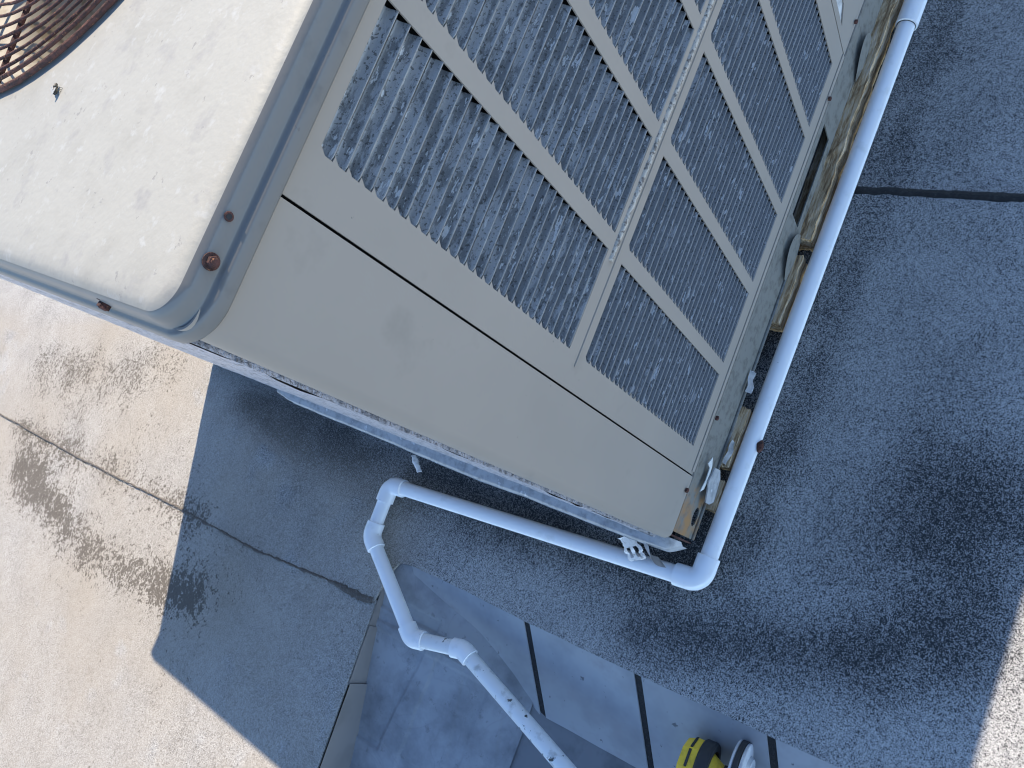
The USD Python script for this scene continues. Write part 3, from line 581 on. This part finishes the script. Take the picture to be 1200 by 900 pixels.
def scrap(name, x, y, z, s, rot, label, cat, mat, seed):
    m = grid(lambda u, v: np.c_[(u - .5) * s[0], (v - .5) * s[1], 0 * u], np.linspace(0, 1, 12), np.linspace(0, 1, 8)); m = wobble(m, s[2], 70, seed)
    v = np.array(m.vertices); v[:, 2] += s[2] * .7 * np.sin(v[:, 0] * 190 + seed); m.vertices = v
    m.apply_transform(trimesh.transformations.euler_matrix(*rot)); m.apply_translation((x, y, z)); lo = m.copy(); lo.vertices = np.array(lo.vertices) - [0, .0004, .0008]; lo.invert()
    return obj(name, [m, lo], mat, None, smooth=40, label=label, cat=cat)
scrap('foil_scrap', .345, -.004, .060, (.040, .012, .003), (.9, .1, .15), 'crumpled silver scrap in the gap between rail and pipe past the short timber', 'scrap', 'galv', 4)
scrap('paint_flake', .215, -.008, .052, (.045, .010, .0025), (1.0, .2, .0), 'pale peeling flake standing against the rail above the short timber', 'flake', 'galv', 8)
def strip(name, pts, w, label, cat, mat='sealant', seed=0, fork=False):
    pts = np.array(pts, float); n = 16; tt = np.linspace(0, 1, len(pts)); P = np.stack([np.interp(np.linspace(0, 1, n), tt, pts[:, i]) for i in range(3)], 1)
    t = np.gradient(P, axis=0); side = np.cross(t, [0, 0, 1.0]); side /= np.linalg.norm(side, axis=1)[:, None]
    f = np.linspace(-.5, .5, 6); ww = w * (1 + jag(np.linspace(0, 1, n), seed, .5, 6))
    V = (P[:, None, :] + side[:, None, :] * (f[None, :, None] * ww[:, None, None])); V[:, :, 2] += .004 * np.cos(f * math.pi)[None, :]
    V = V.reshape(-1, 3); F = []
    for i in range(n - 1):
        for j in range(5):
            if fork and i > 5 and j in (1, 3) and i < 13: continue
            q = i * 6 + j; F += [[q, q + 6, q + 7], [q, q + 7, q + 1]]
    m = trimesh.Trimesh(V, F, process=False); m = wobble(m, .0012, 130, seed)
    m2 = m.copy(); m2.vertices = np.array(m.vertices) - [0, 0, .0012]; m2.invert()
    return obj(name, [m, m2], mat, None, smooth=True, label=label, cat=cat)
strip('sealant_peel', [(.013, .098, .100), (-.004, .086, .078), (-.018, .078, .060)], .028, 'torn white peeling sealant hanging below the side flange near the elbow', 'sealant', seed=3, fork=True)
strip('sealant_scrap', [(.003, .640, .070), (-.012, .629, .062), (-.026, .620, .052)], .013, 'small curl of white sealant on the dark roof behind the pipe', 'sealant', seed=5)

# ------------------------------------------------------------------ drain pipe
PR, FRR = .0158, .0200
drain = thing('drain_pipe', 'white plastic condensate drain pipe bent around the unit corner into the gutter', 'pipe')
N = [np.array(p, float) for p in ((1.75, -.055, .030), (-.0115, -.028, .030), (-.0768, .7021, .030), (-.1975, .6975, .030), (-.350, .509, .004), (-.3217, .392, -.012), (-.53, -.20, -.075))]
def unitv(a): return a / np.linalg.norm(a)
def fitting(P, A, B, arm, rad, rs=FRR):
    """An elbow at P whose sockets reach towards A and B."""
    a, b = unitv(A - P), unitv(B - P); c = np.clip(a @ b, -1, 1); half = math.acos(c) / 2; tl = rad / math.tan(half)
    p0, p1 = P + a * tl, P + b * tl; bis = unitv(a + b); ctr = P + bis * (rad / math.sin(half))
    u = unitv(p0 - ctr); nrm = unitv(np.cross(a, b)); w = np.cross(nrm, u); sweep = math.pi - 2 * half
    sgn = 1 if (ctr + rad * (math.cos(sweep) * u + math.sin(sweep) * w) - p1) @ (ctr + rad * (math.cos(sweep) * u + math.sin(sweep) * w) - p1) < 1e-6 else -1
    arc = [ctr + rad * (math.cos(s) * u + sgn * math.sin(s) * w) for s in np.linspace(0, sweep, 12)]
    pts = [P + a * (tl + arm)] + [P + a * (tl + arm * .98)] + [P + a * (tl + arm * .1)] + arc + [P + b * (tl + arm * .1)] + [P + b * (tl + arm * .98)] + [P + b * (tl + arm)]
    rr = [rs - .0012, rs, rs] + [rs] * len(arc) + [rs, rs, rs - .0012]
    return tube(pts, rs, 28, True, rr)
names = [(1, .026, .0215), (2, .020, .022), (3, .018, .030), (4, .018, .022), (5, .016, .024)]
for i, arm, rad in names: obj('elbow', fitting(N[i], N[i - 1], N[i + 1], arm, rad), 'pvc', drain, smooth=40)
for i in range(6): obj('pipe_length', tube(np.linspace(N[i], N[i + 1], 12), PR, 28), 'pvc_dirty' if i >= 4 else 'pvc', drain, smooth=40)
d = unitv(N[0] - N[1]); c0 = N[1] + d * 1.105
obj('coupling', tube([c0, c0 + d * .001, c0 + d * .075, c0 + d * .076], FRR, 28, True, [FRR - .0015, FRR, FRR, FRR - .0015]), 'pvc', drain, smooth=40)
gap = tube([c0 - d * .0008, c0 + d * .0002], PR + .0012, 28); obj('joint_line', gap, 'dark_metal', drain)

lump = trimesh.creation.icosphere(3, .006); lump.apply_scale((1.9, .95, 1.2)); lump = wobble(lump, .0022, 160, 4); lump.apply_translation((.2435, -.0500, .035))
obj('rusty_lump', lump, 'rust', None, smooth=True, label='small reddish brown lump stuck to the outer side of the white pipe', cat='debris')

# ------------------------------------------------------------------ dead fly on the lid
fly = thing('fly', 'small dead fly lying on the pale lid near the fan', 'insect', loc=(.1885, .2935, 1.0995))
def ell(c, s, sub=2, rot=0.0):
    m = trimesh.creation.icosphere(sub, 1.0); m.apply_scale(s); m.apply_transform(trimesh.transformations.rotation_matrix(rot, (0, 0, 1))); m.apply_translation(c); return m
obj('body', [ell((0, 0, .0024), (.0042, .0020, .0020), rot=.5), ell((.0038, .0021, .0028), (.0022, .0018, .0018)), ell((.006, .0034, .0027), (.0014, .0016, .0013))], 'insect', fly, smooth=True)
for sgn in (-1, 1): obj('wing', ell((-.001 + .001 * sgn, .0022 * sgn, .0042), (.0046, .0016, .0002), rot=.5 + .5 * sgn), 'wing', fly, smooth=True)
for k in range(6):
    s = 1 if k % 2 else -1; b = np.array([.0008 * (k // 2) * 2, s * .0014, .002]); obj('leg', tube([b, b + [.0006, s * .002, .0014], b + [.0012, s * .0038, -.0019]], .00022, 6), 'insect', fly, smooth=True)

# ------------------------------------------------------------------ hand tools at the gutter edge
def disc_set(name, label, cat, origin, axis):
    return thing(name, label, cat)
AX = unitv(np.array([.10, -1.0, -.05])); TC = np.array([-.303, -.090, -.012])
tape = thing('tape_tool', 'yellow and black round hand tool with a slotted rim lying in the gutter', 'tool')
def on_axis(m, s): return frame_at(m, TC + AX * s, AX, up=(1, 0, .2))
wheel = to_tm(m3.Manifold.batch_hull([m3.Manifold.cylinder(.016, .044, .050, 9), m3.Manifold.cylinder(.012, .050, .050, 9).translate((0, 0, .016))]))
obj('casing', on_axis(wheel, 0), 'yellow', tape, smooth=20)
for k in range(9):
    a = math.radians(40 * k + 20); m = rbox(-.015, .015, -.0022, .0022, -.001, .0022, .001)
    m.apply_transform(trimesh.transformations.rotation_matrix(math.pi / 2, (1, 0, 0))); m.apply_transform(trimesh.transformations.rotation_matrix(math.pi / 2, (0, 0, 1))); m.apply_translation((.0462, 0, .014)); m.apply_transform(trimesh.transformations.rotation_matrix(a, (0, 0, 1)))
    obj('slot', on_axis(m, 0), 'rubber', tape)
obj('rubber_band', on_axis(lathe([(.040, 0), (.051, 0), (.0535, .003), (.0535, .018), (.051, .021), (.040, .021), (.040, 0)], 48), .027), 'rubber', tape, smooth=30)
obj('cone', on_axis(lathe([(.041, .010), (.034, .020), (.026, .034), (.024, .040), (0, .040)], 24), .027), 'yellow', tape, smooth=30)
obj('grip', on_axis(lathe([(0, 0), (.026, 0), (.026, .006), (.020, .008), (0, .008)], 24), .066), 'rubber', tape, smooth=30)
def on_reel(m, a): return frame_at(m, TC + AX * a + np.array([.019, .004, .004]), AX, up=(1, 0, .2))
reel = thing('metal_reel', 'silver metal reel with a dark groove beside the yellow tool', 'reel')
obj('flange', on_reel(lathe([(0, 0), (.052, 0), (.054, .0015), (.054, .004), (.052, .0055), (0, .0055)], 56), .082), 'steel', reel, smooth=30)
obj('groove', on_reel(lathe([(0, 0), (.055, 0), (.055, .008), (0, .008)], 48), .0875), 'rubber', reel, smooth=30)
obj('flange', on_reel(lathe([(0, 0), (.050, 0), (.0530, .0015), (.0530, .005), (.049, .0070), (.036, .0085), (.032, .014), (0, .014)], 56), .0955), 'steel', reel, smooth=30)
obj('knob', on_reel(lathe([(0, 0), (.014, 0), (.014, .010), (.011, .012), (0, .012)], 20), .109), 'dark_metal', reel, smooth=30)

# ------------------------------------------------------------------ the street level far below
obj('ground', grid(lambda u, v: np.c_[u, v, 0 * u - 5.0], np.linspace(-400, 400, 9), np.linspace(-400, 400, 9)), 'deck', None, kind='structure', label='ground far below the roof', cat='ground')
